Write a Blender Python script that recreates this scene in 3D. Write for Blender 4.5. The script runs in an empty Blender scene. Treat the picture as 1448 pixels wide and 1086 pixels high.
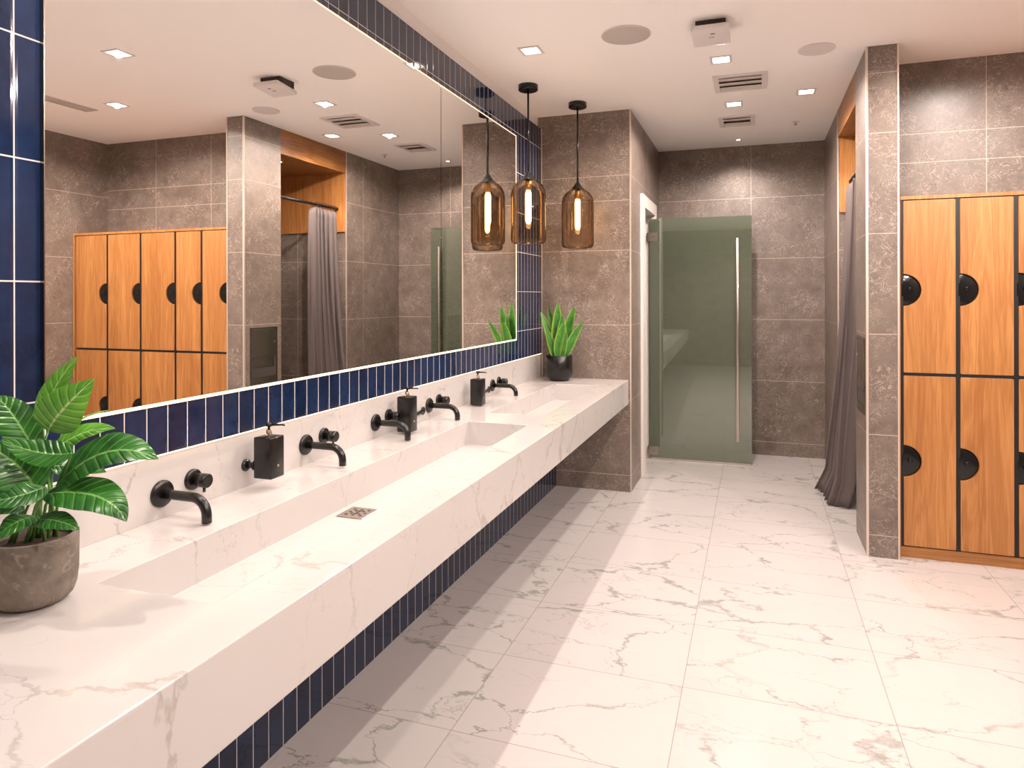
import bpy, bmesh, math, random
from mathutils import Vector, Matrix
random.seed(4)
PI = math.pi
S = bpy.context.scene
C = S.collection

# ------------------------------------------------------------------ camera, world, exposure
cd = bpy.data.cameras.new('camera')
cam = bpy.data.objects.new('camera', cd); C.objects.link(cam)
cd.sensor_width = 36.0
cd.lens = 953.83 * 36.0 / 1448.0
cd.shift_x = (724 - 740.57) / 1448.0
cd.shift_y = (419.985 - 543) / 1448.0
cd.clip_start = 0.02
cam.matrix_world = (Matrix.Translation((1.5619, 0.0, 1.4803)) @ Matrix.Rotation(0.3298, 4, 'Z')
                    @ Matrix.Rotation(PI / 2, 4, 'X') @ Matrix.Rotation(-0.0023, 4, 'Z'))
S.camera = cam
w = bpy.data.worlds.new('world'); S.world = w; w.use_nodes = True
w.node_tree.nodes['Background'].inputs[0].default_value = (0.9, 0.75, 0.62, 1)
w.node_tree.nodes['Background'].inputs[1].default_value = 0.0
S.view_settings.view_transform = 'Standard'
S.view_settings.look = 'None'
S.view_settings.exposure = 0.0
S.view_settings.gamma = 1.0
S.view_settings.use_curve_mapping = False
S.cycles.max_bounces = 16
S.cycles.diffuse_bounces = 10
S.cycles.glossy_bounces = 6
S.cycles.transmission_bounces = 8
S.cycles.transparent_max_bounces = 16
S.cycles.sample_clamp_indirect = 6.0
S.cycles.use_denoising = True
WARM = (1.0, 0.87, 0.80)          # colour of the downlights
LED = (1.0, 0.72, 0.46)           # colour of the strip lights
SPOT_W = 103.0
STRIP_E = 3.6
H = 2.9
# photometric web of the downlights: less straight down, more to the sides (candela by angle from straight down)
ies = bpy.data.texts.new('downlight_web')
_ang = [0, 10, 20, 30, 40, 50, 60, 65, 70, 75, 80, 85, 90]
_cd = [.64, .66, .72, .82, .95, 1.08, 1.20, 1.20, 1.08, .80, .42, .14, .02]
ies.from_string('IESNA:LM-63-1995\nTILT=NONE\n1 1000 1 %d 1 1 2 0.1 0.1 0\n1 1 10\n%s\n0\n%s\n' % (
    len(_ang), ' '.join(map(str, _ang)), ' '.join('%.1f' % (c * 1000) for c in _cd)))
def webbed(ld, k=1.0 / 70.67):
    ld.use_nodes = True; nt = ld.node_tree; em = nt.nodes['Emission']
    t = nt.nodes.new('ShaderNodeTexIES'); t.mode = 'INTERNAL'; t.ies = ies
    t.inputs['Strength'].default_value = k
    nt.links.new(t.outputs[0], em.inputs['Strength'])

# ------------------------------------------------------------------ node helpers
def mat(name):
    m = bpy.data.materials.new(name); m.use_nodes = True
    nt = m.node_tree
    return m, nt, nt.nodes['Principled BSDF']

class G:
    """small wrapper for building shader graphs"""
    def __init__(s, nt): s.nt = nt
    def n(s, t, **k):
        nd = s.nt.nodes.new(t)
        for a, b in k.items(): setattr(nd, a, b)
        return nd
    def link(s, a, b): s.nt.links.new(a, b)
    def put(s, sock, v):
        if hasattr(v, 'is_output'): s.link(v, sock)
        else: sock.default_value = v
    def math(s, op, a, b=None, c=None, clamp=False):
        nd = s.n('ShaderNodeMath', operation=op); nd.use_clamp = clamp
        s.put(nd.inputs[0], a)
        if b is not None: s.put(nd.inputs[1], b)
        if c is not None: s.put(nd.inputs[2], c)
        return nd.outputs[0]
    def coord(s, kind='Object'): return s.n('ShaderNodeTexCoord').outputs[kind]
    def sep(s, v):
        nd = s.n('ShaderNodeSeparateXYZ'); s.link(v, nd.inputs[0]); return nd.outputs
    def comb(s, x, y, z):
        nd = s.n('ShaderNodeCombineXYZ')
        for i, v in enumerate((x, y, z)): s.put(nd.inputs[i], v)
        return nd.outputs[0]
    def vmath(s, op, a, b):
        nd = s.n('ShaderNodeVectorMath', operation=op); s.put(nd.inputs[0], a); s.put(nd.inputs[1], b)
        return nd.outputs[0]
    def noise(s, v, scale, detail=2, rough=.5, dist=0.0, out=0):
        nd = s.n('ShaderNodeTexNoise'); s.link(v, nd.inputs['Vector'])
        nd.inputs['Scale'].default_value = scale; nd.inputs['Detail'].default_value = detail
        nd.inputs['Roughness'].default_value = rough; nd.inputs['Distortion'].default_value = dist
        return nd.outputs[out]
    def smooth(s, v, a, b, c=0.0, d=1.0):
        nd = s.n('ShaderNodeMapRange', interpolation_type='SMOOTHSTEP')
        s.put(nd.inputs[0], v); nd.inputs[1].default_value = a; nd.inputs[2].default_value = b
        nd.inputs[3].default_value = c; nd.inputs[4].default_value = d
        return nd.outputs[0]
    def lin(s, v, a, b, c=0.0, d=1.0):
        nd = s.n('ShaderNodeMapRange'); s.put(nd.inputs[0], v)
        for i, q in enumerate((a, b, c, d)): nd.inputs[i + 1].default_value = q
        return nd.outputs[0]
    def mix(s, f, a, b):
        nd = s.n('ShaderNodeMix', data_type='RGBA'); s.put(nd.inputs[0], f)
        s.put(nd.inputs[6], a if hasattr(a, 'is_output') else (*a, 1)); s.put(nd.inputs[7], b if hasattr(b, 'is_output') else (*b, 1))
        return nd.outputs[2]
    def joint(s, c, pitch, off, half):
        """1 on a joint line, 0 elsewhere, along one coordinate"""
        f = s.math('FRACT', s.math('DIVIDE', s.math('SUBTRACT', c, off), pitch))
        d = s.math('MULTIPLY', s.math('MINIMUM', f, s.math('SUBTRACT', 1.0, f)), pitch)
        return s.smooth(d, half * .6, half * 1.3, 1.0, 0.0)
    def bump(s, h, strength, dist, bsdf):
        nd = s.n('ShaderNodeBump'); s.put(nd.inputs['Height'], h)
        nd.inputs['Strength'].default_value = strength; nd.inputs['Distance'].default_value = dist
        s.link(nd.outputs[0], bsdf.inputs['Normal'])

def plain(name, col, rough=.5, metal=0.0, spec=.5, emit=None, es=0.0, coat=0.0):
    m, nt, b = mat(name)
    b.inputs['Base Color'].default_value = (*col, 1); b.inputs['Roughness'].default_value = rough
    b.inputs['Metallic'].default_value = metal; b.inputs['Specular IOR Level'].default_value = spec
    b.inputs['Coat Weight'].default_value = coat
    if emit: b.inputs['Emission Color'].default_value = (*emit, 1); b.inputs['Emission Strength'].default_value = es
    return m

def stone(name, ax, pu=1.2, ou=0.0, pv=.57, ov=.125, joints=True, extra=()):
    """grey-brown fossil stone tile with pale joints"""
    m, nt, b = mat(name); g = G(nt); v = g.coord(); s = g.sep(v)
    big = g.noise(v, 2.2, 3, .6)
    med = g.noise(v, 9, 4, .65)
    warp = g.noise(v, 5.0, 2, .5, 0, 1)
    vv = g.vmath('ADD', v, g.vmath('MULTIPLY', warp, (.14, .14, .14)))
    c1 = g.noise(vv, 13, 2.5, .55, 2.4)
    r1 = g.smooth(g.math('ABSOLUTE', g.math('SUBTRACT', c1, .5)), 0, .030, 1, 0)
    c2 = g.noise(vv, 27, 2, .5, 2.8)
    r2 = g.smooth(g.math('ABSOLUTE', g.math('SUBTRACT', c2, .5)), 0, .034, 1, 0)
    mask = g.smooth(g.noise(v, 6, 2, .5), .40, .58)
    mask2 = g.smooth(g.noise(v, 11, 2, .5), .36, .56)
    st = g.math('ADD', g.math('MULTIPLY', g.math('MULTIPLY', r1, mask), .62), g.math('MULTIPLY', g.math('MULTIPLY', r2, mask2), .50), clamp=True)
    base = g.mix(g.lin(big, .3, .7), (.118, .086, .067), (.183, .140, .114))
    base = g.mix(g.lin(med, .35, .75, 0, .55), base, (.24, .195, .167))
    dark = g.smooth(g.noise(vv, 24, 2, .6), .60, .75, 0, .5)
    base = g.mix(dark, base, (.085, .063, .05))
    col = g.mix(st, base, (.46, .38, .32))
    if joints:
        j = g.math('MAXIMUM', g.joint(s[ax], pu, ou, .0022), g.joint(s[2], pv, ov, .0022))
        for ez in extra:
            j = g.math('MAXIMUM', j, g.smooth(g.math('ABSOLUTE', g.math('SUBTRACT', s[2], ez)), .0013, .0028, 1.0, 0.0))
        col = g.mix(j, col, (.50, .40, .33))
    g.link(col, b.inputs['Base Color'])
    b.inputs['Roughness'].default_value = .36
    g.bump(g.math('SUBTRACT', med, g.math('MULTIPLY', st, .2)), .12, .004, b)
    return m

def blue_tile(name, oy, oz, rows=True):
    m, nt, b = mat(name); g = G(nt); v = g.coord(); s = g.sep(v)
    j = g.joint(s[1], .0705, oy, .0016)
    if rows: j = g.math('MAXIMUM', j, g.joint(s[2], .282, oz, .0018))
    iy = g.math('FLOOR', g.math('DIVIDE', g.math('SUBTRACT', s[1], oy), .0705))
    iz = g.math('FLOOR', g.math('DIVIDE', g.math('SUBTRACT', s[2], oz), .282))
    wn = g.n('ShaderNodeTexWhiteNoise', noise_dimensions='3D'); g.link(g.comb(iy, iz, 3.1), wn.inputs[0])
    n1 = g.noise(v, 14, 3, .6)
    col = g.mix(wn.outputs[0], (.004, .010, .032), (.008, .020, .060))
    col = g.mix(g.lin(n1, .4, .75, 0, .5), col, (.013, .032, .09))
    g.link(g.mix(j, col, (.62, .56, .52)), b.inputs['Base Color'])
    g.link(g.lin(j, 0, 1, .07, .7), b.inputs['Roughness'])
    b.inputs['Specular IOR Level'].default_value = .6
    # pillowed edges and a slightly uneven glaze, each tile a little out of true
    fy = g.math('FRACT', g.math('DIVIDE', g.math('SUBTRACT', s[1], oy), .0705))
    e = g.smooth(g.math('MINIMUM', fy, g.math('SUBTRACT', 1.0, fy)), 0, .14)
    h = g.math('ADD', e, g.math('MULTIPLY', g.noise(v, 9, 1, .4), .6))
    h = g.math('ADD', h, g.math('MULTIPLY', g.math('MULTIPLY', fy, g.math('SUBTRACT', wn.outputs[0], .5)), .8))
    g.bump(h, .35, .0016, b)
    return m

def marble(name, base, vein, scale, width, strength, joints=None, rough=.16, seed=0.0):
    m, nt, b = mat(name); g = G(nt); v = g.coord(); s = g.sep(v)
    src = v
    j = None
    if joints:
        px, ox, py, oy = joints
        ix = g.math('FLOOR', g.math('DIVIDE', g.math('SUBTRACT', s[0], ox), px))
        iy = g.math('FLOOR', g.math('DIVIDE', g.math('SUBTRACT', s[1], oy), py))
        wn = g.n('ShaderNodeTexWhiteNoise', noise_dimensions='2D'); g.link(g.comb(ix, iy, 0), wn.inputs[0])
        sh = g.vmath('MULTIPLY', wn.outputs[1], (7.0, 5.0, 9.0))
        src = g.vmath('ADD', v, sh)
        j = g.math('MAXIMUM', g.joint(s[0], px, ox, .0016), g.joint(s[1], py, oy, .0016))
    src = g.vmath('ADD', src, (seed, seed * .7, seed * 1.3))
    rot = g.n('ShaderNodeMapping'); g.link(src, rot.inputs[0]); rot.inputs['Rotation'].default_value = (.4, .3, .62)
    rot.inputs['Scale'].default_value = (1.0, 1.9, 1.2)
    p = rot.outputs[0]
    w1 = g.vmath('MULTIPLY', g.vmath('SUBTRACT', g.noise(p, 2.4 * scale, 5, .62, 0, 1), (.5, .5, .5)), (.55 / scale,) * 3)
    q = g.vmath('ADD', p, w1)
    vo = g.n('ShaderNodeTexVoronoi', feature='DISTANCE_TO_EDGE'); g.link(q, vo.inputs['Vector']); vo.inputs['Scale'].default_value = 1.05 * scale
    vo2 = g.n('ShaderNodeTexVoronoi', feature='DISTANCE_TO_EDGE'); g.link(g.vmath('ADD', q, (3.3, 1.7, .4)), vo2.inputs['Vector']); vo2.inputs['Scale'].default_value = 2.6 * scale
    wmod = g.smooth(g.noise(p, 3.1 * scale, 3, .6), .42, .74, .12, 1.0)
    t1 = g.math('DIVIDE', vo.outputs[0], g.math('MULTIPLY', wmod, width))
    v1 = g.smooth(t1, .15, 1.0, 1, 0)
    brk = g.smooth(g.noise(q, 16 * scale, 4, .7), .34, .60, .45, 1)
    v1 = g.math('MULTIPLY', g.math('MULTIPLY', v1, brk), g.smooth(g.noise(p, 1.1 * scale, 2, .5), .30, .50, .12, 1))
    v2 = g.math('MULTIPLY', g.smooth(vo2.outputs[0], 0, width * .3, 1, 0), g.smooth(g.noise(p, 1.7 * scale, 2, .5), .48, .64, 0, .65))
    vv = g.math('MULTIPLY', g.math('MAXIMUM', v1, v2), strength)
    cloud = g.lin(g.noise(p, 1.3 * scale, 4, .6), .4, .8, 0, .10)
    col = g.mix(cloud, base, vein)
    col = g.mix(vv, col, vein)
    if j is not None: col = g.mix(g.math('MULTIPLY', j, .75), col, (.26, .22, .20))
    g.link(col, b.inputs['Base Color'])
    b.inputs['Roughness'].default_value = rough
    return m

def wood(name, dark, light, axis=2, rough=.38):
    m, nt, b = mat(name); g = G(nt); v = g.coord()
    oi = g.n('ShaderNodeObjectInfo')
    sc = [9.0, 9.0, 9.0]; sc[axis] = .55
    mp = g.n('ShaderNodeMapping'); g.link(v, mp.inputs[0]); mp.inputs['Scale'].default_value = sc
    off = g.vmath('MULTIPLY', g.comb(oi.outputs['Random'], oi.outputs['Random'], oi.outputs['Random']), (31.0, 17.0, 5.0))
    p = g.vmath('ADD', mp.outputs[0], off)
    a = g.noise(p, 1.0, 4, .6, .5)
    ring = g.math('FRACT', g.math('MULTIPLY', a, 9.0))
    ring = g.math('ABSOLUTE', g.math('SUBTRACT', ring, .5))
    mp2 = g.n('ShaderNodeMapping'); g.link(v, mp2.inputs[0]); sc2 = [210.0] * 3; sc2[axis] = 5.0; mp2.inputs['Scale'].default_value = sc2
    fine = g.noise(mp2.outputs[0], 1.0, 3, .6)
    f = g.math('ADD', g.math('MULTIPLY', ring, .7), g.math('MULTIPLY', g.math('SUBTRACT', fine, .5), .9), clamp=True)
    f = g.math('ADD', f, g.lin(a, .3, .7, -.15, .35), clamp=True)
    g.link(g.mix(f, dark, light), b.inputs['Base Color'])
    b.inputs['Roughness'].default_value = rough
    g.bump(fine, .08, .001, b)
    return m

def emitter(name, col, strength):
    m = bpy.data.materials.new(name); m.use_nodes = True; nt = m.node_tree; nt.nodes.clear()
    e = nt.nodes.new('ShaderNodeEmission'); e.inputs[0].default_value = (*col, 1); e.inputs[1].default_value = strength
    o = nt.nodes.new('ShaderNodeOutputMaterial'); nt.links.new(e.outputs[0], o.inputs[0])
    return m

def amber_glass():
    m = bpy.data.materials.new('smoked_amber_glass'); m.use_nodes = True; nt = m.node_tree; nt.nodes.clear(); g = G(nt)
    lw = g.n('ShaderNodeLayerWeight'); lw.inputs[0].default_value = .5
    t = g.n('ShaderNodeBsdfTransparent')
    g.link(g.mix(g.smooth(lw.outputs['Facing'], .25, .97), (.70, .615, .52), (.24, .165, .11)), t.inputs[0])
    gl = g.n('ShaderNodeBsdfGlossy'); gl.inputs['Roughness'].default_value = .03; gl.inputs[0].default_value = (1, .93, .85, 1)
    fr = g.n('ShaderNodeFresnel'); fr.inputs[0].default_value = 1.5
    mx = g.n('ShaderNodeMixShader'); g.link(g.math('MULTIPLY', fr.outputs[0], .8), mx.inputs[0]); g.link(t.outputs[0], mx.inputs[1]); g.link(gl.outputs[0], mx.inputs[2])
    o = g.n('ShaderNodeOutputMaterial'); g.link(mx.outputs[0], o.inputs[0])
    return m

def door_glass():
    m = bpy.data.materials.new('frosted_green_glass'); m.use_nodes = True; nt = m.node_tree; nt.nodes.clear(); g = G(nt)
    t = g.n('ShaderNodeBsdfTransparent'); t.inputs[0].default_value = (.78, .90, .76, 1)
    d = g.n('ShaderNodeBsdfDiffuse'); d.inputs[0].default_value = (.165, .195, .135, 1)
    tl = g.n('ShaderNodeBsdfTranslucent'); tl.inputs[0].default_value = (.22, .26, .19, 1)
    gl = g.n('ShaderNodeBsdfGlossy'); gl.inputs['Roughness'].default_value = .02; gl.inputs[0].default_value = (.95, 1, .95, 1)
    a = g.n('ShaderNodeMixShader'); a.inputs[0].default_value = .35; g.link(d.outputs[0], a.inputs[1]); g.link(tl.outputs[0], a.inputs[2])
    b = g.n('ShaderNodeMixShader'); b.inputs[0].default_value = .28; g.link(a.outputs[0], b.inputs[1]); g.link(t.outputs[0], b.inputs[2])
    c = g.n('ShaderNodeMixShader'); fr = g.n('ShaderNodeFresnel'); fr.inputs[0].default_value = 2.7
    g.link(fr.outputs[0], c.inputs[0]); g.link(b.outputs[0], c.inputs[1]); g.link(gl.outputs[0], c.inputs[2])
    o = g.n('ShaderNodeOutputMaterial'); g.link(c.outputs[0], o.inputs[0])
    return m

def leaf_mat(name, dark, light, vein, stripes, edge=None):
    m, nt, b = mat(name); g = G(nt); uv = g.sep(g.coord('UV'))
    u = g.math('ABSOLUTE', uv[0])                       # 0 at midrib .. 1 at margin
    ph = g.math('SUBTRACT', g.math('MULTIPLY', uv[1], stripes), g.math('MULTIPLY', u, stripes * .16))
    st = g.math('ABSOLUTE', g.math('SUBTRACT', g.math('FRACT', ph), .5))
    n = g.noise(g.coord(), 22, 2, .5)
    col = g.mix(g.lin(n, .35, .65), dark, light)
    if edge:
        col = g.mix(g.smooth(u, .62, .8), col, edge)
        cross = g.noise(g.comb(g.math('MULTIPLY', u, 2.0), g.math('MULTIPLY', uv[1], 26.0), 0), 1.0, 2, .6)
        col = g.mix(g.smooth(cross, .5, .66, 0, .45), col, vein)
    else:
        col = g.mix(g.math('MULTIPLY', g.smooth(st, 0, .10, 1, 0), .55), col, vein)
        col = g.mix(g.smooth(u, .03, .075, 1, 0), col, vein)
    g.link(col, b.inputs['Base Color'])
    b.inputs['Roughness'].default_value = .3
    b.inputs['Subsurface Weight'].default_value = 0.0
    if not edge: g.bump(g.smooth(st, 0, .3, 0, 1), .35, .004, b)
    return m

M = {}
M['ceiling'] = plain('white_plaster', (.95, .925, .91), .75)
M['stone_x'] = stone('stone_tile_side', 1, 1.2, 5.66 - .9)
M['stone_y'] = stone('stone_tile_front', 0, 1.2, .332)
M['stone_pier'] = stone('stone_tile_pier', 0, 9.0, 3.0, extra=(2.215,))
M['stone_column'] = stone('stone_tile_column', 0, 9.0, -2.0, extra=(2.745,))
M['stone_niche'] = stone('stone_tile_niche', 0, .62, 2.93 - .62 * 2 + .55, .57, .187, extra=(2.292,))
M['tile'] = blue_tile('glazed_navy_tile', 1.0755, 1.237)
M['tile_low'] = blue_tile('glazed_navy_tile_low', 1.0755, 1.237, rows=False)
M['floor'] = marble('marble_floor_tile', (.565, .525, .51), (.27, .275, .245), 1.25, .060, .85, (.723, 1.30, .515, 2.615), .17)
M['counter'] = marble('marble_counter', (.51, .48, .463), (.31, .285, .245), 1.35, .045, .60, None, .13, 4.0)
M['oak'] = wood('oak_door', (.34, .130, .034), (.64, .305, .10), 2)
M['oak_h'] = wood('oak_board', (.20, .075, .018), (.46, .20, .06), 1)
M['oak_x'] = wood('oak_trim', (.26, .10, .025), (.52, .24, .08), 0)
M['black'] = plain('matt_black_metal', (.006, .0055, .005), .27, .0, .5)
M['blackgap'] = plain('black_laminate', (.008, .007, .007), .45)
M['lock'] = plain('black_gloss_plastic', (.006, .006, .006), .15)
M['steel'] = plain('brushed_steel', (.55, .48, .42), .26, 1.0)
M['dark_steel'] = plain('dark_polished_steel', (.33, .29, .25), .2, 1.0)
M['chrome'] = plain('polished_chrome', (.80, .72, .66), .10, 1.0)
M['trim'] = plain('satin_metal_edge', (.72, .62, .54), .38, .6)
M['white'] = plain('white_paint', (.78, .72, .67), .4)
M['whiteplastic'] = plain('white_plastic', (.72, .67, .66), .35)
M['grille'] = plain('grey_speaker_grille', (.50, .455, .43), .8)
M['louvre'] = plain('grey_louvre', (.62, .57, .54), .5)
M['void'] = plain('dark_void', (.05, .04, .035), .8)
M['duct'] = plain('grey_duct', (.36, .31, .28), .8)
M['mirror'] = plain('mirror_silver', (.93, .92, .90), .0, 1.0)
M['strip'] = emitter('warm_strip_light', LED, STRIP_E)
M['strip_top'] = emitter('dimmer_strip_light', LED, 1.7)
M['diffuser'] = emitter('downlight_diffuser', (1.0, .86, .72), 14.0)
M['bulb'] = emitter('filament_bulb_glow', (1.0, .62, .26), 30.0)
M['amber'] = amber_glass()
M['glass'] = door_glass()
M['concrete'] = None
M['curtain'] = None
M['soil'] = plain('potting_soil', (.05, .025, .015), .95)
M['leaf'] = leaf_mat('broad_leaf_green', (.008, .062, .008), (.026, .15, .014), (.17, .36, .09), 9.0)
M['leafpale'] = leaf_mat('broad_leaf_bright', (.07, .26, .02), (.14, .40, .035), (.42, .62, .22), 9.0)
M['snake'] = leaf_mat('sword_leaf', (.03, .14, .02), (.07, .24, .03), (.015, .07, .015), 1.0, (.20, .34, .05))
M['stem'] = plain('green_stem', (.10, .24, .05), .45)
M['amberplastic'] = plain('brass_socket', (.40, .22, .07), .3, 1.0)

def mk_concrete():
    m, nt, b = mat('grey_concrete'); g = G(nt); v = g.coord()
    a = g.noise(v, 14, 5, .65); c = g.noise(v, 42, 3, .6, 1.2)
    col = g.mix(g.lin(a, .3, .72), (.10, .078, .060), (.26, .215, .175))
    col = g.mix(g.smooth(c, .55, .72, 0, .5), col, (.36, .31, .26))
    g.link(col, b.inputs['Base Color']); b.inputs['Roughness'].default_value = .75
    g.bump(a, .25, .004, b); return m
M['concrete'] = mk_concrete()
def mk_curtain():
    m, nt, b = mat('mauve_grey_fabric'); g = G(nt); v = g.coord()
    a = g.noise(v, 260, 2, .6)
    g.link(g.mix(a, (.100, .075, .070), (.142, .110, .103)), b.inputs['Base Color'])
    b.inputs['Roughness'].default_value = .75; b.inputs['Sheen Weight'].default_value = .08
    g.bump(a, .1, .001, b); return m
M['curtain'] = mk_curtain()

# ------------------------------------------------------------------ mesh helpers
class MB:
    """collects shapes into one mesh"""
    def __init__(s): s.v = []; s.f = []; s.sm = []; s.uv = {}
    def add(s, vs, fs, smooth=False):
        o = len(s.v); s.v += [tuple(p) for p in vs]
        for f in fs: s.f.append([i + o for i in f]); s.sm.append(smooth)
        return o
    def box(s, x0, x1, y0, y1, z0, z1, T=None):
        vs = [Vector((x, y, z)) for x in (x0, x1) for y in (y0, y1) for z in (z0, z1)]
        if T: vs = [T @ p for p in vs]
        s.add(vs, [(0, 1, 3, 2), (4, 6, 7, 5), (0, 4, 5, 1), (2, 3, 7, 6), (0, 2, 6, 4), (1, 5, 7, 3)])
        return s
    def rbox(s, x0, x1, y0, y1, z0, z1, r=.004, seg=2, T=None):
        bm = bmesh.new(); bmesh.ops.create_cube(bm, size=1)
        for p in bm.verts: p.co = ((x0 + x1) / 2 + p.co.x * (x1 - x0), (y0 + y1) / 2 + p.co.y * (y1 - y0), (z0 + z1) / 2 + p.co.z * (z1 - z0))
        bmesh.ops.bevel(bm, geom=bm.edges[:], offset=r, segments=seg, profile=.5, affect='EDGES')
        s.addbm(bm, T, seg > 1); return s
    def addbm(s, bm, T=None, smooth=False):
        bm.verts.index_update()
        s.add([(T @ p.co) if T else p.co.copy() for p in bm.verts], [[q.index for q in f.verts] for f in bm.faces], smooth); bm.free()
    def lathe(s, prof, seg=32, T=None, cap0=True, cap1=True, smooth=True):
        """profile of (radius, z) turned about z"""
        vs = []; n = len(prof)
        for r, z in prof:
            for k in range(seg):
                a = 2 * PI * k / seg; p = Vector((r * math.cos(a), r * math.sin(a), z)); vs.append(T @ p if T else p)
        fs = []
        for i in range(n - 1):
            for k in range(seg):
                k2 = (k + 1) % seg; fs.append((i * seg + k, i * seg + k2, (i + 1) * seg + k2, (i + 1) * seg + k))
        o = s.add(vs, fs, smooth)
        if cap0: s.f.append([o + k for k in reversed(range(seg))]); s.sm.append(False)
        if cap1: s.f.append([o + (n - 1) * seg + k for k in range(seg)]); s.sm.append(False)
        return s
    def tube(s, pts, rad, seg=12, caps=True):
        pts = [Vector(p) for p in pts]; n = len(pts)
        rs = rad if isinstance(rad, (list, tuple)) else [rad] * n
        t = (pts[1] - pts[0]).normalized(); up = Vector((0, 0, 1)) if abs(t.z) < .9 else Vector((1, 0, 0))
        nx = t.cross(up).normalized(); vs = []
        for i, p in enumerate(pts):
            t = (pts[min(i + 1, n - 1)] - pts[max(i - 1, 0)]).normalized()
            nx = (nx - t * nx.dot(t)).normalized(); ny = t.cross(nx)
            for k in range(seg):
                a = 2 * PI * k / seg; vs.append(p + (nx * math.cos(a) + ny * math.sin(a)) * rs[i])
        fs = [(i * seg + k, i * seg + (k + 1) % seg, (i + 1) * seg + (k + 1) % seg, (i + 1) * seg + k) for i in range(n - 1) for k in range(seg)]
        o = s.add(vs, fs, True)
        if caps:
            s.f.append([o + k for k in reversed(range(seg))]); s.sm.append(False)
            s.f.append([o + (n - 1) * seg + k for k in range(seg)]); s.sm.append(False)
        return s
    def build(s, name, m, parent=None, recalc=True):
        me = bpy.data.meshes.new(name); me.from_pydata(s.v, [], s.f)
        for p, q in zip(me.polygons, s.sm): p.use_smooth = q
        if s.uv:
            l = me.uv_layers.new(name='UVMap')
            for lp in me.loops: l.data[lp.index].uv = s.uv.get(lp.vertex_index, (0, 0))
        if recalc:
            bm = bmesh.new(); bm.from_mesh(me); bmesh.ops.recalc_face_normals(bm, faces=bm.faces[:]); bm.to_mesh(me); bm.free()
        me.materials.append(m)
        o = bpy.data.objects.new(name, me); C.objects.link(o)
        if parent: o.parent = parent
        return o

def tag(o, label, cat, group=None, kind=None):
    o['label'] = label; o['category'] = cat
    if group: o['group'] = group
    if kind: o['kind'] = kind
    return o
def thing(name, label, cat, loc=(0, 0, 0), rz=0.0, group=None):
    o = bpy.data.objects.new(name, None); C.objects.link(o); o.empty_display_size = .05
    o.location = loc; o.rotation_euler = (0, 0, rz)
    return tag(o, label, cat, group)
def struct(name, mb, m, label=None, cat=None):
    o = mb.build(name, m); o['kind'] = 'structure'
    if label: o['label'] = label
    if cat: o['category'] = cat
    return o
def copy_tree(o, parent=None):
    c = o.copy(); C.objects.link(c); c.parent = parent
    for ch in list(o.children): copy_tree(ch, c)
    return c

# ------------------------------------------------------------------ room shell
YP, YB, XP, XR, XW = 5.09, 6.69, .675, 2.166, 4.06
struct('floor', MB().box(-.4, XW + .15, -2.6, YB + .15, -.1, 0), M['floor'], 'white marble tiled floor with grey veins', 'floor')
struct('ceiling', MB().box(-.4, XW + .15, -2.6, YB + .15, H, H + .1), M['ceiling'], 'smooth white ceiling', 'ceiling')
# vanity wall: tiled face stops a little short of the ceiling, plinth part stands further out below the counter
struct('wall_left', MB().box(-.05, -.03, -2.5, YP, 1.037, 2.806), M['tile'], 'navy blue glazed tile wall around the long mirror', 'wall')
struct('wall_left_backing', MB().box(-.15, -.05, -2.5, YP, 0, 2.806), M['white'], 'wall behind the navy tiles', 'wall')
struct('ceiling_filler', MB().box(-.4, -.06, -2.6, YP, 2.807, H), M['ceiling'], 'white filler added above the navy tiles to keep the ceiling edge bright', 'ceiling')  # white box added in the dark slot so the ceiling looks bright to its edge
struct('wall_left_outer', MB().box(-.55, -.4, -2.6, YB + .15, 0, H), M['stone_x'], 'outer wall behind the vanity wall', 'wall')
struct('wall_left_base', MB().box(-.05, .085, -2.5, YP, 0, .667), M['tile_low'], 'dark navy tile plinth wall below the counter', 'wall')
struct('wall_pier', MB().box(-.4, XP, YP, YP + .15, 0, H), M['stone_pier'], 'grey stone pier at the far end of the counter', 'wall')
sd = MB(); y0, y1, zd = 5.66, 6.262, 2.24
sd.box(XP - .15, XP, YP + .15, y0, 0, H); sd.box(XP - .15, XP, y1, YB, 0, H); sd.box(XP - .15, XP, y0, y1, zd, H)
struct('wall_side', sd, M['stone_x'], 'grey stone side wall holding the white door frame', 'wall')
struct('wall_back', MB().box(-.4, 3.6, YB, YB + .15, 0, H), M['stone_y'], 'grey stone back wall behind the glass door', 'wall')
struct('wall_right', MB().box(XR, XR + .12, 5.66, YB, 0, H), M['stone_x'], 'grey stone wall between curtain and back wall', 'wall')
st = MB(); st.box(XR + .12, 3.3, 5.66, 5.78, 0, H); st.box(3.2, 3.3, 4.70, 5.66, 0, H)
struct('wall_shower', st, M['stone_y'], 'grey stone inner walls of the curtained cubicle', 'wall')
struct('wall_column', MB().box(XR, 2.327, 4.266, 4.70, 0, H), M['stone_column'], 'grey stone wall end between curtain and lockers', 'wall')
struct('wall_niche', MB().box(2.327, XW, 4.658, 4.70, 0, H), M['stone_niche'], 'grey stone wall above and behind the oak lockers', 'wall')
struct('wall_right_near', MB().box(XW, XW + .15, -2.5, 4.70, 0, H), M['stone_x'], 'grey stone wall right of the lockers', 'wall')
struct('wall_rear', MB().box(-.4, XW + .15, -2.65, -2.5, 0, H), M['stone_y'], 'grey stone wall behind the viewer', 'wall')
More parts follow.
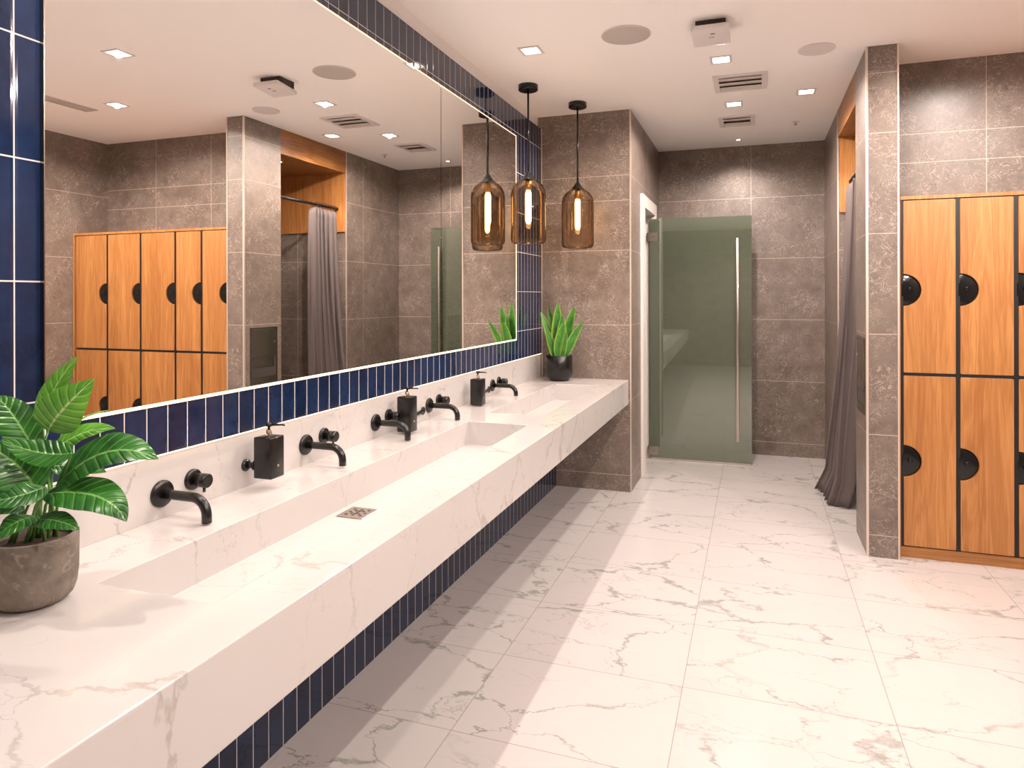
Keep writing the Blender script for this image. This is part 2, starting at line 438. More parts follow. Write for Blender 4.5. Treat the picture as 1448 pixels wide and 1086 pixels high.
# metal corner edges of the stone
e = .004
struct('trim_1', MB().box(XP - .006, XP + e, YP - e, YP + .006, 0, H), M['trim'], 'pale metal edge on the pier corner', 'edge trim')
struct('trim_2', MB().box(XR - e, XR + .008, 4.266 - e, 4.266 + .008, 0, H), M['trim'], 'pale metal edge on the left corner of the column', 'edge trim')
struct('trim_3', MB().box(2.327 - .005, 2.327 + e, 4.266 - e, 4.266 + .005, 0, H), M['trim'], 'pale metal edge on the right corner of the column', 'edge trim')
struct('trim_4', MB().box(XR - e, XR + .006, 5.66 - e, 5.66 + .006, 0, H), M['trim'], 'pale metal edge beside the curtain opening', 'edge trim')
struct('trim_5', MB().box(-.03, -.024, YP - .006, YP - .0005, 0.86, 2.806), M['trim'], 'pale metal edge where navy tile meets the pier', 'edge trim')
# white door casing
df = MB()
df.box(XP, XP + .022, y0 - .10, y0 + .012, 0, zd + .09); df.box(XP, XP + .022, y1 + .02, y1 + .12, 0, zd + .09)
df.box(XP, XP + .022, y0 + .012, y1 + .02, zd - .012, zd + .09)
df.box(XP - .15, XP, y0, y0 + .012, 0, zd); df.box(XP - .15, XP, y1 - .012, y1, 0, zd); df.box(XP - .15, XP, y0 + .012, y1 - .012, zd - .012, zd)
struct('door_1', df, M['white'], 'white door casing at the left of the glass door', 'door frame')
# oak lining over the curtained cubicle
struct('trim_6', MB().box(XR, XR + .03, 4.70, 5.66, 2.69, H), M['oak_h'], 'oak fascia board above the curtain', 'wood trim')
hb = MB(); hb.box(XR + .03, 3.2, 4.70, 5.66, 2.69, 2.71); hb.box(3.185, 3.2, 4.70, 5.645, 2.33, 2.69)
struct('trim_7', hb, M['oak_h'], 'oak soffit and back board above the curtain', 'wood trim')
struct('trim_8', MB().box(XR + .012, 3.185, 5.645, 5.66, 2.12, 2.69), M['oak'], 'oak side lining at the far end of the curtain rod', 'wood trim')

# ------------------------------------------------------------------ ceiling lights
def make_downlight():
    t = thing('downlight', '-', 'ceiling light')
    f = MB(); a, b = .062, .047
    for (x0, x1, yy0, yy1) in ((-a, a, -a, -b), (-a, a, b, a), (-a, -b, -b, b), (b, a, -b, b)): f.box(x0, x1, yy0, yy1, -.006, -.0005)
    f.build('frame', M['whiteplastic'], t)
    MB().box(-b, b, -b, b, -.004, -.0015).build('diffuser', M['diffuser'], t)
    ld = bpy.data.lights.new('lamp', 'SPOT'); ld.energy = SPOT_W; ld.color = WARM; ld.spot_size = math.radians(172); ld.spot_blend = .2; ld.shadow_soft_size = .016; webbed(ld)
    lo = bpy.data.objects.new('lamp', ld); C.objects.link(lo); lo.parent = t; lo.location = (0, 0, -.010)
    return t
LG = 'square recessed downlights in the ceiling'
dl = [(.348, 3.686, 'square downlight near the mirror wall in front of the pendants'),
      (1.375, 4.20, 'square downlight between the white ceiling sensor and the larger vent'),
      (1.903, 5.051, 'square downlight nearest the curtained cubicle'),
      (1.42, 5.20, 'square downlight between the two square vents'),
      (1.889, 2.94, 'square downlight over the open floor in front of the lockers'),
      (2.83, 3.72, 'square downlight closest to the oak lockers'),
      (.348, 2.20, 'unseen square downlight added above the middle of the near basin'),  # from here on out of view, added to light the near counter and floor
      (.348, .72, 'unseen square downlight added above the leafy plant'),
      (1.889, .95, 'unseen square downlight added above the near floor'),
      (3.2, 1.5, 'unseen fill downlight added by the right wall behind the viewer'),  # unseen right-hand row, added as fill to lighten shadows under the counter
      (3.25, 2.75, 'unseen fill downlight added beside the long narrow ceiling vent'),
      (3.2, -.3, 'unseen fill downlight added by the right wall farthest behind the viewer')]
d0 = make_downlight()
for i, (x, y, lab) in enumerate(dl):
    o = d0 if i == 0 else copy_tree(d0)
    o.location = (x, y, H); o['label'] = lab; o['group'] = LG
    # fittings near a wall have a narrower beam; the unseen row by the right wall is added fill, turned up
    k = .55 if (x, y) == (2.83, 3.72) else .6 if (x, y) == (1.903, 5.051) else 1.22 if x > 3 else .9
    for ch in o.children:
        if ch.type == 'LIGHT':
            if i: ch.data = ch.data.copy()
            ch.data.energy = SPOT_W * k
            narrow = x < .4 or (x, y) == (1.903, 5.051)
            ch.data.spot_size = math.radians(114 if narrow else 172); ch.data.spot_blend = .35 if narrow else .2
# small recessed spots: one grazing the back wall, one inside the cubicle
def small_spot(x, y, z, label, power):
    t = thing('recessed_spot', label, 'ceiling light', (x, y, z), 0, 'small round recessed spots')
    MB().lathe([(.018, -.001), (.032, -.001), (.032, -.005), (.018, -.004)], 24, None, False, False).build('ring', M['whiteplastic'], t)
    MB().lathe([(.018, -.0035), (.018, -.001)], 24).build('diffuser', M['diffuser'], t)
    ld = bpy.data.lights.new('lamp', 'SPOT'); ld.energy = power; ld.color = WARM; ld.spot_size = math.radians(120); ld.spot_blend = .7; ld.shadow_soft_size = .02
    lo = bpy.data.objects.new('lamp', ld); C.objects.link(lo); lo.parent = t; lo.location = (0, 0, -.012)
small_spot(1.425, 6.40, H, 'small round spot close to the back wall', 30)
small_spot(2.40, 4.98, 2.69, 'small round spot in the oak soffit above the curtain', 16)

# ------------------------------------------------------------------ long mirror with strip light
def mirror_panel(name, ya, yb, label, left_end, right_end):
    t = thing(name, label, 'mirror', (0, 0, 0), 0, 'two panels of the backlit mirror')
    MB().box(-.024, -.018, ya, yb, 1.186, 2.606).build('mirror_glass', M['mirror'], t)
    MB().box(-.03, -.024, ya + .02, yb - .02, 1.21, 2.58).build('backing', M['white'], t)
    MB().box(-.0285, -.0185, ya, yb, 1.1765, 1.1855).build('strip_light', M['strip'], t)
    MB().box(-.0285, -.0185, ya, yb, 2.6065, 2.6135).build('strip_light', M['strip_top'], t)
    if right_end: MB().box(-.0285, -.0185, yb + .0005, yb + .0105, 1.1765, 2.6135).build('strip_light', M['strip'], t)
    if left_end: MB().box(-.0295, -.0165, ya - .003, ya - .0005, 1.1765, 2.6135).build('edge_trim', M['dark_steel'], t)
mirror_panel('wall_mirror', 1.137, 3.2575, 'wide left panel of the backlit mirror on the navy tile wall', True, False)
mirror_panel('wall_mirror', 3.2630, 4.452, 'narrow right panel of the backlit mirror next to the pendants', False, True)

# ------------------------------------------------------------------ vanity counter with two trough basins
xs = [-.049, .185, .505, .658]; ys = [-1.0, 1.105, 3.145, 3.42, 4.70, YP]; zt, zb, zf = .851, .668, .733
bm = bmesh.new()
V = {}
def vv(x, y, z):
    k = (round(x, 4), round(y, 4), round(z, 4))
    if k not in V: V[k] = bm.verts.new((x, y, z))
    return V[k]
for i in range(3):
    for j in range(5):
        a, b, c, d = xs[i], xs[i + 1], ys[j], ys[j + 1]
        bm.faces.new([vv(a, c, zb), vv(a, d, zb), vv(b, d, zb), vv(b, c, zb)])
        if i == 1 and j in (1, 3):
            zl = zf
            bm.faces.new([vv(a, c, zl), vv(b, c, zl), vv(b, d, zl), vv(a, d, zl)])
            for p, q in (((a, c), (b, c)), ((b, c), (b, d)), ((b, d), (a, d)), ((a, d), (a, c))):
                bm.faces.new([vv(*p, zt), vv(*q, zt), vv(*q, zl), vv(*p, zl)])
        else: bm.faces.new([vv(a, c, zt), vv(b, c, zt), vv(b, d, zt), vv(a, d, zt)])
for j in range(5):
    for x in (xs[0], xs[-1]): bm.faces.new([vv(x, ys[j], zb), vv(x, ys[j + 1], zb), vv(x, ys[j + 1], zt), vv(x, ys[j], zt)])
for i in range(3):
    for y in (ys[0], ys[-1]): bm.faces.new([vv(xs[i], y, zb), vv(xs[i + 1], y, zb), vv(xs[i + 1], y, zt), vv(xs[i], y, zt)])
mb = MB(); mb.addbm(bm)
counter = mb.build('vanity_counter', M['counter'])
tag(counter, 'long white marble counter with two trough basins below the mirror', 'counter')
bv = counter.modifiers.new('bevel', 'BEVEL'); bv.width = .003; bv.segments = 2; bv.limit_method = 'ANGLE'
struct('wall_left_backsplash', MB().box(-.0495, -.041, -1.0, YP, .8515, 1.031), M['counter'], 'white marble backsplash strip under the navy tiles', 'backsplash')
dr = MB().rbox(-.052, .052, -.052, .052, 0, .004, .0015, 1)
drain = dr.build('basin_drain', M['steel']); drain.location = (.262, 2.02, zf + .0004)
tag(drain, 'square metal drain grate in the near basin', 'drain')
hl = MB()
for i in range(5):
    for j in range(5):
        if (i + j) % 2 == 0 or (i == 2): hl.lathe([(.0055, .0041), (.0055, .0048)], 10, Matrix.Translation(((i - 2) * .014, (j - 2) * .014, 0)))
hl.build('drain_slots', M['void'], drain)
# strip light tucked under the lower edge of the tile
sl = MB().box(-.0405, -.032, -1.0, YP - .01, 1.0325, 1.0365).build('strip_light', M['strip'])
tag(sl, 'warm strip light running along the top of the marble backsplash', 'strip light')

# ------------------------------------------------------------------ wall faucets
XWF = -.041
Rx = Matrix.Rotation(PI / 2, 4, 'Y')      # lathe axis z -> +x
def make_faucet():
    t = thing('wall_faucet', '-', 'faucet')
    MB().lathe([(.038, 0), (.038, .006), (.035, .010), (.019, .012)], 28, Rx).build('wall_plate', M['black'], t)
    pts = [(.005, 0, 0), (.05, 0, 0), (.115, 0, 0)]
    R = .048
    for k in range(1, 9):
        a = PI / 2 * k / 8; pts.append((.115 + R * math.sin(a), 0, -R + R * math.cos(a)))
    pts.append((.115 + R, 0, -R - .018))
    MB().tube(pts, .0135, 16).build('spout', M['black'], t)
    k = MB(); T = Matrix.Translation((0, .112, .012)) @ Rx
    k.lathe([(.031, 0), (.031, .007), (.028, .010), (.018, .011)], 28, T)
    k = k.build('valve', M['black'], t)
    h = MB(); h.lathe([(.014, .010), (.014, .026), (.021, .027), (.021, .058), (.018, .061)], 24, T)
    h.tube([Vector((.045, .112, -.005)), Vector((.045, .112, -.022))], .0045, 8)
    h.build('knob', M['black'], k)
    return t
fz = [(1.486, .922, 'first black wall faucet, nearest the leafy plant'),
      (2.138, .926, 'second black wall faucet, opposite the square drain'),
      (2.632, .922, 'third black wall faucet, left of the middle soap dispenser'),
      (3.155, .919, 'fourth black wall faucet, at the far end of the near basin'),
      (4.049, .912, 'fifth black wall faucet, over the far basin')]
f0 = make_faucet()
for i, (y, z, lab) in enumerate(fz):
    o = f0 if i == 0 else copy_tree(f0)
    o.location = (XWF, y, z); o['label'] = lab; o['group'] = 'black wall faucets along the backsplash'

# ------------------------------------------------------------------ soap dispensers
def dispenser(y, z0, z1, my, mz, label):
    t = thing('soap_dispenser', label, 'soap dispenser', (0, y, z0), 0, 'black wall soap dispensers')
    h = z1 - z0
    MB().rbox(.010, .080, 0, .066, 0, h, .004, 2).build('body', M['black'], t)
    m = MB(); T = Matrix.Translation((XWF, my - y, mz - z0)) @ Rx
    m.lathe([(.020, 0), (.020, .006), (.012, .012)], 24, T)
    tip = Vector((.0105, .03 if my - y < .1 else .064, mz - z0)); base = Vector((XWF + .004, my - y, mz - z0))
    m.tube([base, base.lerp(tip, .45), tip], [.010, .010, .011], 14)
    mid = base.lerp(tip, .55); m.tube([mid, mid.lerp(tip, .35)], .016, 18)
    m.build('wall_mount', M['black'], t)
    p = MB(); T = Matrix.Translation((.045, .033, h))
    p.lathe([(.011, -.001), (.011, .004), (.008, .020), (.006, .022)], 18, T)
    p = p.build('pump_collar', M['chrome'], t)
    q = MB(); q.lathe([(.004, .02), (.004, .030), (.010, .032), (.010, .041), (.006, .044)], 18, T)
    q.tube([Vector((.045, .033, h + .037)), Vector((.082, .052, h + .036)), Vector((.090, .056, h + .033))], [.0042, .0032, .003], 10)
    q.build('pump_head', M['black'], t)
    MB().lathe([(.0045, .0), (.0045, .0012)], 14, Matrix.Translation((.080, .034, h * .30)) @ Rx).build('key_lock', M['chrome'], t)
dispenser(1.80, .889, 1.024, 1.822, .924, 'black soap dispenser between the first and second faucets')
dispenser(2.735, .863, 1.024, 3.085, .902, 'black soap dispenser between the third and fourth faucets')
dispenser(3.575, .850 + .008, 1.008, 3.985, .893, 'black soap dispenser left of the far faucet')

# ------------------------------------------------------------------ pendants
def make_pendant():
    t = thing('pendant_lamp', '-', 'pendant lamp')
    MB().lathe([(.066, 0), (.066, -.034), (.060, -.038)], 32).build('canopy', M['black'], t)
    MB().tube([(0, 0, -.035), (0, 0, -.60)], .0065, 10).build('rod', M['black'], t)
    MB().lathe([(.008, -.575), (.014, -.585), (.026, -.604), (.044, -.628), (.046, -.634)], 28).build('cap', M['black'], t)
    R = .118
    prof = [(.045, -.630), (.075, -.650), (.098, -.672), (.112, -.700), (R, -.735), (R, -.90), (R, -1.035), (R - .004, -1.052), (R - .016, -1.062), (R - .05, -1.066)]
    MB().lathe(prof, 48, None, False, False).build('glass_shade', M['amber'], t)
    MB().lathe([(.016, -.634), (.022, -.645), (.022, -.700), (.018, -.706)], 20).build('socket', M['amberplastic'], t)
    b = MB().lathe([(.012, -.706), (.019, -.722), (.019, -.905), (.014, -.922), (.004, -.930)], 20).build('bulb', M['bulb'], t)
    return t
p0 = make_pendant()
for i, (x, y, lab) in enumerate([(.338, 4.80, 'amber glass pendant hanging in front of the stone pier'),
                                 (.128, 4.29, 'amber glass pendant hanging close to the mirror edge')]):
    o = p0 if i == 0 else copy_tree(p0)
    o.location = (x, y, H); o['label'] = lab; o['group'] = 'two amber glass pendants'

# ------------------------------------------------------------------ glass door
gd = thing('glass_door', 'frosted green glass door standing open beside the back wall', 'door', (.645, 6.215, 0), math.radians(1.2))
MB().rbox(.006, .893, -.006, .006, .012, 2.19, .0015, 1).build('glass_pane', M['glass'], gd)
for z in (2.02, .075):
    h = MB(); h.rbox(0, .086, -.016, -.007, z - .035, z + .045, .002, 1); h.rbox(0, .086, .007, .016, z - .035, z + .045, .002, 1); h.rbox(-.012, .004, -.012, .012, z - .035, z + .045, .002, 1)
    h = h.build('hinge', M['steel'], gd)
    MB().lathe([(.006, 0), (.006, .002)], 12, Matrix.Translation((.045, -.016, z + .005)) @ Matrix.Rotation(PI / 2, 4, 'X')).build('screw', M['dark_steel'], h)
ph = MB(); ph.rbox(.761, .787, -.075, -.052, .21, 1.99, .004, 2)
ph.tube([(.774, -.054, 1.86), (.774, -.006, 1.86)], .009, 12); ph.tube([(.774, -.054, .34), (.774, -.006, .34)], .009, 12)
ph.build('pull_handle', M['steel'], gd)
MB().box(.02, .885, -.005, .005, .004, .0118).build('bottom_seal', M['trim'], gd)

# ------------------------------------------------------------------ curtain and rod
rod = MB().tube([(2.255, 4.701, 2.345), (2.255, 5.644, 2.345)], .0125, 14).build('curtain_rod', M['black'])
tag(rod, 'black curtain rod across the cubicle opening under the oak board', 'curtain rod')
NU, NV, FO = 200, 40, 5.5
cu = MB(); vs = []
for j in range(NV + 1):
    t = j / NV
    for i in range(NU + 1):
        s = i / NU
        z = 2.300 + .02 * math.cos(2 * PI * FO * s) * (1 - t) ** 6 - t * 2.288
        ya = 5.60 + .075 * t ** 2; yb = 5.25 - .11 * t
        y = ya + (yb - ya) * s + .012 * math.sin(2 * PI * FO * s * 2 + 1.0 + t)
        am = (.034 + .020 * t) * (1 + .25 * math.sin(7 * s + 2 * t))
        x = 2.255 - .10 * t ** 1.6 - .06 * t * t * (1 - s) + am * math.sin(2 * PI * FO * s + .6 * math.sin(3 * t + 5 * s))
        if t > .93: x -= (t - .93) * .9 * (1 - .5 * s); 
        vs.append((x, y, z))
fs = [(j * (NU + 1) + i, j * (NU + 1) + i + 1, (j + 1) * (NU + 1) + i + 1, (j + 1) * (NU + 1) + i) for j in range(NV) for i in range(NU)]
cu.add(vs, fs, True)
cur = cu.build('shower_curtain', M['curtain'])
tag(cur, 'mauve grey curtain gathered at the far side of the cubicle opening', 'curtain')
sm = cur.modifiers.new('thickness', 'SOLIDIFY'); sm.thickness = .003
for k in range(9):
    y = 5.60 + (5.25 - 5.60) * k / 8
    h = MB(); pts = [(2.255 + .019 * math.cos(a), y, 2.345 + .021 * math.sin(a)) for a in [2 * PI * q / 16 for q in range(17)]]
    h.tube(pts, .0026, 6, False); h.build('curtain_ring', M['black'], cur)

# ------------------------------------------------------------------ oak lockers
YL, ZL = 4.31, [(.070, 1.030), (1.048, 2.020)]
sur = MB(); sur.box(2.331, 2.345, YL + .004, 4.655, 0, 2.045); sur.box(4.036, 4.056, YL + .004, 4.655, 0, 2.045)
sur.box(2.345, 4.036, YL - .002, 4.655, 2.026, 2.045)
su = sur.build('locker_surround', M['oak'])
tag(su, 'oak surround framing the whole bank of lockers', 'cabinet frame')
MB().box(2.345, 4.036, YL + .012, YL + .032, 0, .062).build('plinth', M['oak_x'], su)
def notched_door(wd, z0, z1, zc, r, th=.020):
    """door slab, hinge side right, half-round notch in the left edge; local x from 0, y 0..th"""
    out = []
    c = .006
    def corner(cx, cz, a0):
        for k in range(4):
            a = math.radians(a0 + 30 * k); out.append((cx + c * math.cos(a), cz + c * math.sin(a)))
    corner(c, z0 + c, 180); corner(wd - c, z0 + c, 270); corner(wd - c, z1 - c, 0); corner(c, z1 - c, 90)
    n = 28
    for k in range(n + 1):
        a = PI / 2 - PI * k / n; out.append((max(0, r * math.cos(a)), zc + r * math.sin(a)))
    bm = bmesh.new()
    f = bm.faces.new([bm.verts.new((x, 0, z)) for x, z in out])
    r_ = bmesh.ops.extrude_face_region(bm, geom=[f])
    for q in r_['geom']:
        if isinstance(q, bmesh.types.BMVert): q.co.y += th
    bmesh.ops.recalc_face_normals(bm, faces=bm.faces[:])
    ed = [x for x in bm.edges if abs(x.verts[0].co.y) < 1e-6 and abs(x.verts[1].co.y) < 1e-6]
    bmesh.ops.bevel(bm, geom=ed, offset=.0018, segments=2, profile=.5, affect='EDGES')
    m = MB(); m.addbm(bm); return m
cols = [(2.359, .257), (2.6375, .2515), (2.911, .352), (3.285, .352), (3.659, .352)]
names = ['leftmost oak locker unit, beside the stone column', 'second oak locker unit from the stone column', 'third oak locker unit from the stone column',
         'fourth oak locker unit from the stone column', 'rightmost oak locker unit, against the right wall']
for (x, wd), lab in zip(cols, names):
    t = thing('locker_unit', lab, 'locker', (x, YL, 0), 0, 'bank of oak lockers')
    MB().box(-.011, wd + .0095, .0225, .33, .065, 2.0255).build('body', M['blackgap'], t)
    dv = MB(); x0 = -.0135 if x < 2.4 else -.0208
    dv.box(x0, -.0008, .004, .0224, .066, 2.024); dv.box(-.0008, wd, .004, .0224, 1.0308, 1.0472)
    dv.build('divider', M['blackgap'], t)
    for (z0, z1), zc in zip(ZL, (.548, 1.515)):
        d = notched_door(wd, z0, z1, zc, .090).build('door', M['oak'], t)
        k = MB(); k.lathe([(.0885, 0), (.0885, .012), (.080, .015), (.045, .018), (.001, .019)], 40, Matrix.Translation((.0, .0222, zc)) @ Matrix.Rotation(PI / 2, 4, 'X'), True, False)
        k.v = [(max(p[0], -.009), p[1], p[2]) for p in k.v]
        k.build('lock_plate', M['lock'], d)
        q = MB(); T = Matrix.Translation((.032, .004, zc + .006)) @ Matrix.Rotation(PI / 2, 4, 'X')
        q.lathe([(.013, -.001), (.013, .004), (.009, .008), (.003, .009)], 20, T); q.build('lock_knob', M['lock'], d)

# ------------------------------------------------------------------ paper towel dispenser set into the column side
td = thing('towel_dispenser', 'dark steel paper towel dispenser set into the side of the column', 'towel dispenser', (XR, 4.33, .79))
f = MB(); X0 = -.004
for (a, b, c, d) in ((0, .014, 0, .45), (.306, .32, 0, .45), (.014, .306, .436, .45), (.014, .306, 0, .05)): f.box(X0, -.0005, a, b, c, d)
f.build('frame', M['dark_steel'], td)
MB().rbox(-.006, -.0008, .016, .304, .215, .433, .0015, 1).build('door', M['dark_steel'], td)
MB().box(-.002, -.0008, .015, .305, .051, .214).build('recess', M['void'], td)
MB().lathe([(.008, 0), (.008, .004)], 14, Matrix.Translation((-.006, .285, .33)) @ Matrix.Rotation(-PI / 2, 4, 'Y')).build('key_lock', M['chrome'], td)
MB().rbox(-.005, -.0022, .04, .28, .130, .213, .0012, 1).build('towel_slot', M['dark_steel'], td)

# ------------------------------------------------------------------ ceiling fittings
def speaker(x, y, label, r):
    t = thing('ceiling_speaker', label, 'speaker', (x, y, H), 0, 'round ceiling speakers')
    MB().lathe([(r - .004, -.0005), (r, -.001), (r, -.005), (r - .004, -.006)], 48, None, False, False).build('rim', M['whiteplastic'], t)
    MB().lathe([(r - .004, -.0048), (r - .004, -.0008)], 48).build('grille', M['grille'], t)
speaker(.905, 3.637, 'round grey speaker grille in the ceiling left of the white sensor', .133)
t = thing('ceiling_speaker', 'round white speaker cover in the ceiling near the column top', 'speaker', (1.902, 4.206, H), 0, 'round ceiling speakers')
MB().lathe([(.098, -.0005), (.10, -.002), (.10, -.005), (.096, -.007)], 48).build('grille', M['whiteplastic'], t)

cs = thing('ceiling_sensor', 'white square sensor box hanging tilted below the ceiling', 'sensor', (1.35, 3.63, H))
T = Matrix.Translation((0, 0, -.060)) @ Matrix.Rotation(math.radians(-5), 4, 'X')
MB().rbox(-.095, .095, -.10, .10, -.016, .012, .008, 3, T).build('housing', M['whiteplastic'], cs)
MB().box(-.075, .075, -.05, .092, -.046, -.0005).build('mount', M['void'], cs)
b = MB(); b.rbox(-.010, .018, -.012, .004, -.0185, -.0155, .0012, 1, T); b.build('lens', M['grille'], cs)
b = MB(); b.box(.0, .022, -.045, -.038, -.0172, -.0155, T); b.build('slot', M['void'], cs)

def vent(name, x, y, sx, sy, label, nsl):
    t = thing(name, label, 'vent', (x, y, H), 0, 'square ceiling vents')
    f = MB(); a, b, k = sx / 2, sy / 2, .034
    for (x0, x1, yy0, yy1) in ((-a, a, -b, -b + k), (-a, a, b - k, b), (-a, -a + k, -b + k, b - k), (a - k, a, -b + k, b - k)): f.box(x0, x1, yy0, yy1, -.012, -.0005)
    f.build('frame', M['whiteplastic'], t)
    MB().box(-a + k, a - k, -b + k, b - k, -.0015, -.0006).build('backing', M['duct'], t)
    inner = 2 * (b - k)
    for i in range(nsl):
        yy = -b + k + inner * (i + .5) / nsl
        MB().box(-a + k + .001, a - k - .001, -inner / nsl * .55, inner / nsl * .55, -.0015, .0015, Matrix.Translation((0, yy, -.0105)) @ Matrix.Rotation(math.radians(9), 4, 'X')).build('slat', M['louvre'] if i else M['louvre'], t)
vent('ceiling_vent', 1.475, 4.68, .335, .35, 'larger square ceiling vent with three slats', 3)
vent('ceiling_vent', 1.43, 5.70, .275, .32, 'smaller square ceiling vent near the back wall', 2)
lv = thing('linear_vent', 'long narrow slotted vent in the ceiling by the right wall', 'vent', (3.15, 3.2, H))
f = MB(); f.box(-.06, .06, -.58, -.57, -.006, -.0005); f.box(-.06, .06, .57, .58, -.006, -.0005); f.box(-.06, -.05, -.57, .57, -.006, -.0005); f.box(.05, .06, -.57, .57, -.006, -.0005)
f.build('frame', M['louvre'], lv)
MB().box(-.05, .05, -.57, .57, -.0015, -.0006).build('backing', M['void'], lv)
for x in (-.03, -.01, .01, .03): MB().box(x - .006, x + .006, -.569, .569, -.005, -.0018).build('slat', M['louvre'], lv)
def sprinkler(x, y, label):
    t = thing('sprinkler', label, 'sprinkler', (x, y, H))
    MB().lathe([(.030, -.0005), (.030, -.003), (.014, -.008)], 20).build('escutcheon', M['whiteplastic'], t)
    MB().lathe([(.005, -.008), (.005, -.022), (.014, -.023), (.014, -.025)], 14).build('head', M['chrome'], t)
sprinkler(1.88, 5.90, 'small white ceiling sprinkler above the curtain end')

# ------------------------------------------------------------------ plants
def leaf_mesh(b, m, t, hw, face, fold=.25, curl=.12, shape=(.75, .9), n=18, k=8, wave=0.0):
    """blade along a quadratic curve through three points; face = direction the upper side looks"""
    b, m, t = Vector(b), Vector(m), Vector(t); face = Vector(face).normalized()
    c = m * 2 - (b + t) * .5
    mb = MB(); vs = []
    for i in range(n + 1):
        s = i / n; p = b * (1 - s) ** 2 + c * 2 * s * (1 - s) + t * s * s
        d = ((c - b) * (1 - s) + (t - c) * s).normalized()
        side = d.cross(face).normalized(); up = side.cross(d).normalized()
        a, e = shape
        wd = hw * (math.sin(PI * s ** a) ** e if 0 < s < 1 else 0.0) + .0008
        for j in range(k + 1):
            u = -1 + 2 * j / k
            q = p + side * u * wd + up * (abs(u) * wd * fold - u * u * wd * curl) + up * wave * wd * math.sin(s * 20 + u * 2) * abs(u)
            vs.append(q); mb.uv[len(vs) - 1] = (u, s)
    fs = [(i * (k + 1) + j, i * (k + 1) + j + 1, (i + 1) * (k + 1) + j + 1, (i + 1) * (k + 1) + j) for i in range(n) for j in range(k)]
    mb.add(vs, fs, True); return mb

PX, PY = .145, .995
pl = thing('leafy_plant', 'broad-leaved green plant in grey concrete pot on the near counter', 'potted plant', (PX, PY, zt + .0006))
MB().lathe([(.048, 0), (.060, .004), (.070, .014), (.076, .032), (.079, .06), (.080, .136), (.079, .138), (.071, .138), (.070, .135), (.070, .118)], 48, None, True, False).build('pot', M['concrete'], pl)
MB().lathe([(.0695, .117), (.0695, .123), (.04, .128), (.001, .130)], 40).build('soil', M['soil'], pl)
LV = [
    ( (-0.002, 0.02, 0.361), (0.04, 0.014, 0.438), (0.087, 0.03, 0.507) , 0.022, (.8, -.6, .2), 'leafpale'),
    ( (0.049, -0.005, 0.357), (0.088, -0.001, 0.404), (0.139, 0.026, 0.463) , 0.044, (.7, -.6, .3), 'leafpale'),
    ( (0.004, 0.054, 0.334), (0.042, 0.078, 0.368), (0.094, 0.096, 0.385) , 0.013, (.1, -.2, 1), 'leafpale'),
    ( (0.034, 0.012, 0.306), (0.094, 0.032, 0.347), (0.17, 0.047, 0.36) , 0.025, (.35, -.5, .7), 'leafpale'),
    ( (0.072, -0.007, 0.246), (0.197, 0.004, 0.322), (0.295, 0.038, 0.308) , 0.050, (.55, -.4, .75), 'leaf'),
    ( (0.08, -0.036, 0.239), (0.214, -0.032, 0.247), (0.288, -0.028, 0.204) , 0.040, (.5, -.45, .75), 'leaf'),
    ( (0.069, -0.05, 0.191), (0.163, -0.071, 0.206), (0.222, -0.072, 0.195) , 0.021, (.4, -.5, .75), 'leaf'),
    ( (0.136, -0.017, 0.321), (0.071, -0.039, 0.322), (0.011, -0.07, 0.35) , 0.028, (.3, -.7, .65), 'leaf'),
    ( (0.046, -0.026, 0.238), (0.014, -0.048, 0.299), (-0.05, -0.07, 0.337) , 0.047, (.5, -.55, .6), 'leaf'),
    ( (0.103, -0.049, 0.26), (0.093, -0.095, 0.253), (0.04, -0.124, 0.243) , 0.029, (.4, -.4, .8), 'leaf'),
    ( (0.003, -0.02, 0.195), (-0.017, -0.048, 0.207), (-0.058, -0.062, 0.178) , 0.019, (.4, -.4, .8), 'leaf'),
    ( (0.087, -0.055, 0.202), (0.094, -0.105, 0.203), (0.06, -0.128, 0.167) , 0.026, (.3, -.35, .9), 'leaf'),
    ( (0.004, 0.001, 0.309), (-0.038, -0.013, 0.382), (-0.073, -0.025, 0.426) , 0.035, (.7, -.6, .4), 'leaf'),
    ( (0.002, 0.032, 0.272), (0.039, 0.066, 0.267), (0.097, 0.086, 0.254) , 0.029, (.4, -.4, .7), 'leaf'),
    ( (-0.004, -0.001, 0.213), (-0.017, -0.027, 0.241), (-0.059, -0.041, 0.241) , 0.029, (.4, -.4, .8), 'leaf'),
]
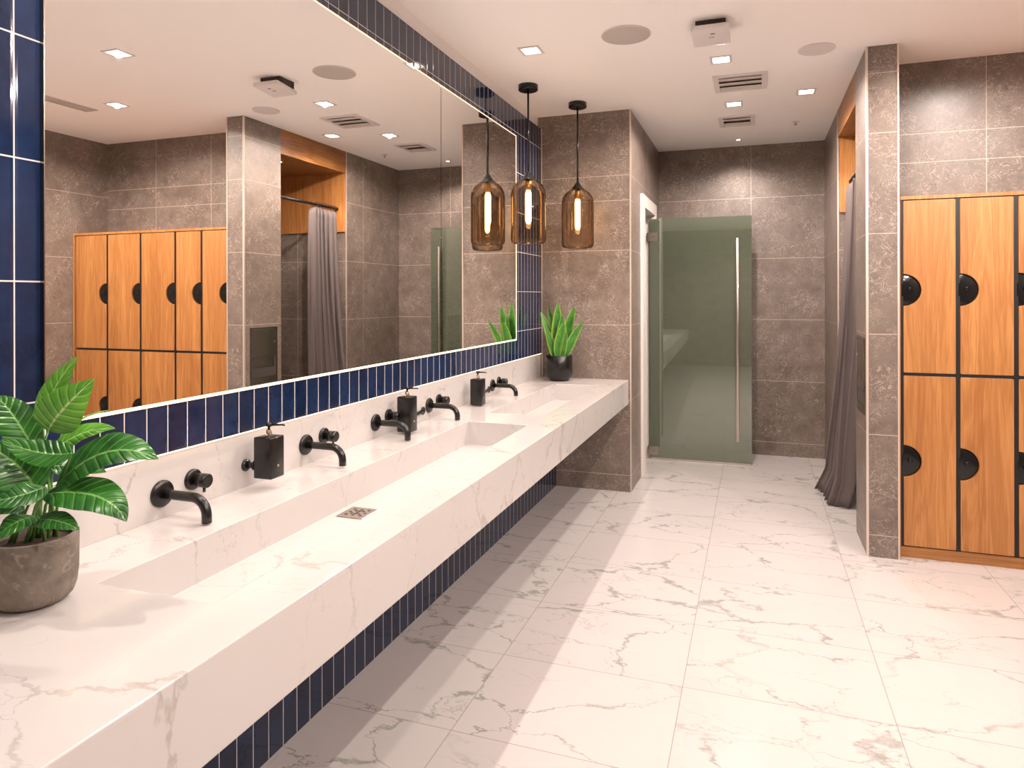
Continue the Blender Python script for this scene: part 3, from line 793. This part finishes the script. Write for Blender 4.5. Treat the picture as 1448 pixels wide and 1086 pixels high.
random.seed(2)
for b_, m_, t_, hw, fc, mm in LV:
    b_, m_, t_ = Vector(b_), Vector(m_), Vector(t_)
    leaf_mesh(b_, m_, t_, hw, fc, .22, .16, (.72, .85), 18, 8, .03).build('leaf', M[mm], pl, False)
    root = Vector((random.uniform(-.032, .032), random.uniform(-.032, .032), .124))
    md = root.lerp(b_, .55) + Vector((0, 0, .012)); md.x *= .85; md.y *= .85
    MB().tube([root, root.lerp(md, .5), md, md.lerp(b_, .55), b_ + (m_ - b_) * .06], [.0034, .0031, .0028, .0025, .0018], 8).build('stem', M['stem'], pl)

SX, SY = .166, 4.90
sp = thing('snake_plant', 'snake plant in black pot on the far end of the counter', 'potted plant', (SX, SY, zt + .0006))
MB().lathe([(.070, 0), (.070, .004), (.092, .026), (.100, .036), (.101, .188), (.098, .191), (.090, .191), (.089, .165)], 40, None, True, False).build('pot', M['black'], sp)
MB().lathe([(.0885, .163), (.0885, .170), (.001, .174)], 32).build('soil', M['soil'], sp)
SO = Vector((.17, 4.94, .851))
SL = [((.150, 4.92, 1.02), (.172, 4.91, 1.437), .040), ((.180, 4.93, 1.02), (.207, 4.90, 1.345), .042), ((.205, 4.96, 1.02), (.282, 4.97, 1.404), .042),
      ((.225, 4.92, 1.02), (.363, 4.91, 1.294), .032), ((.130, 4.94, 1.02), (.025, 4.94, 1.366), .032), ((.150, 4.97, 1.02), (.074, 4.97, 1.405), .028),
      ((.205, 4.90, 1.02), (.243, 4.88, 1.214), .026), ((.140, 4.90, 1.02), (.080, 4.88, 1.253), .030), ((.170, 4.89, 1.02), (.228, 4.87, 1.291), .036)]
for i, (b_, t_, hw) in enumerate(SL):
    b_, t_ = Vector(b_) - SO, Vector(t_) - SO
    m_ = b_.lerp(t_, .5) + Vector((-.12 * (t_.x - b_.x), 0, .0))
    leaf_mesh(b_, m_, t_, hw, (.35 + .5 * math.sin(i * 2.1), -1, .1), .35, .0, (.85, .62), 16, 6).build('leaf', M['snake'], sp, False)
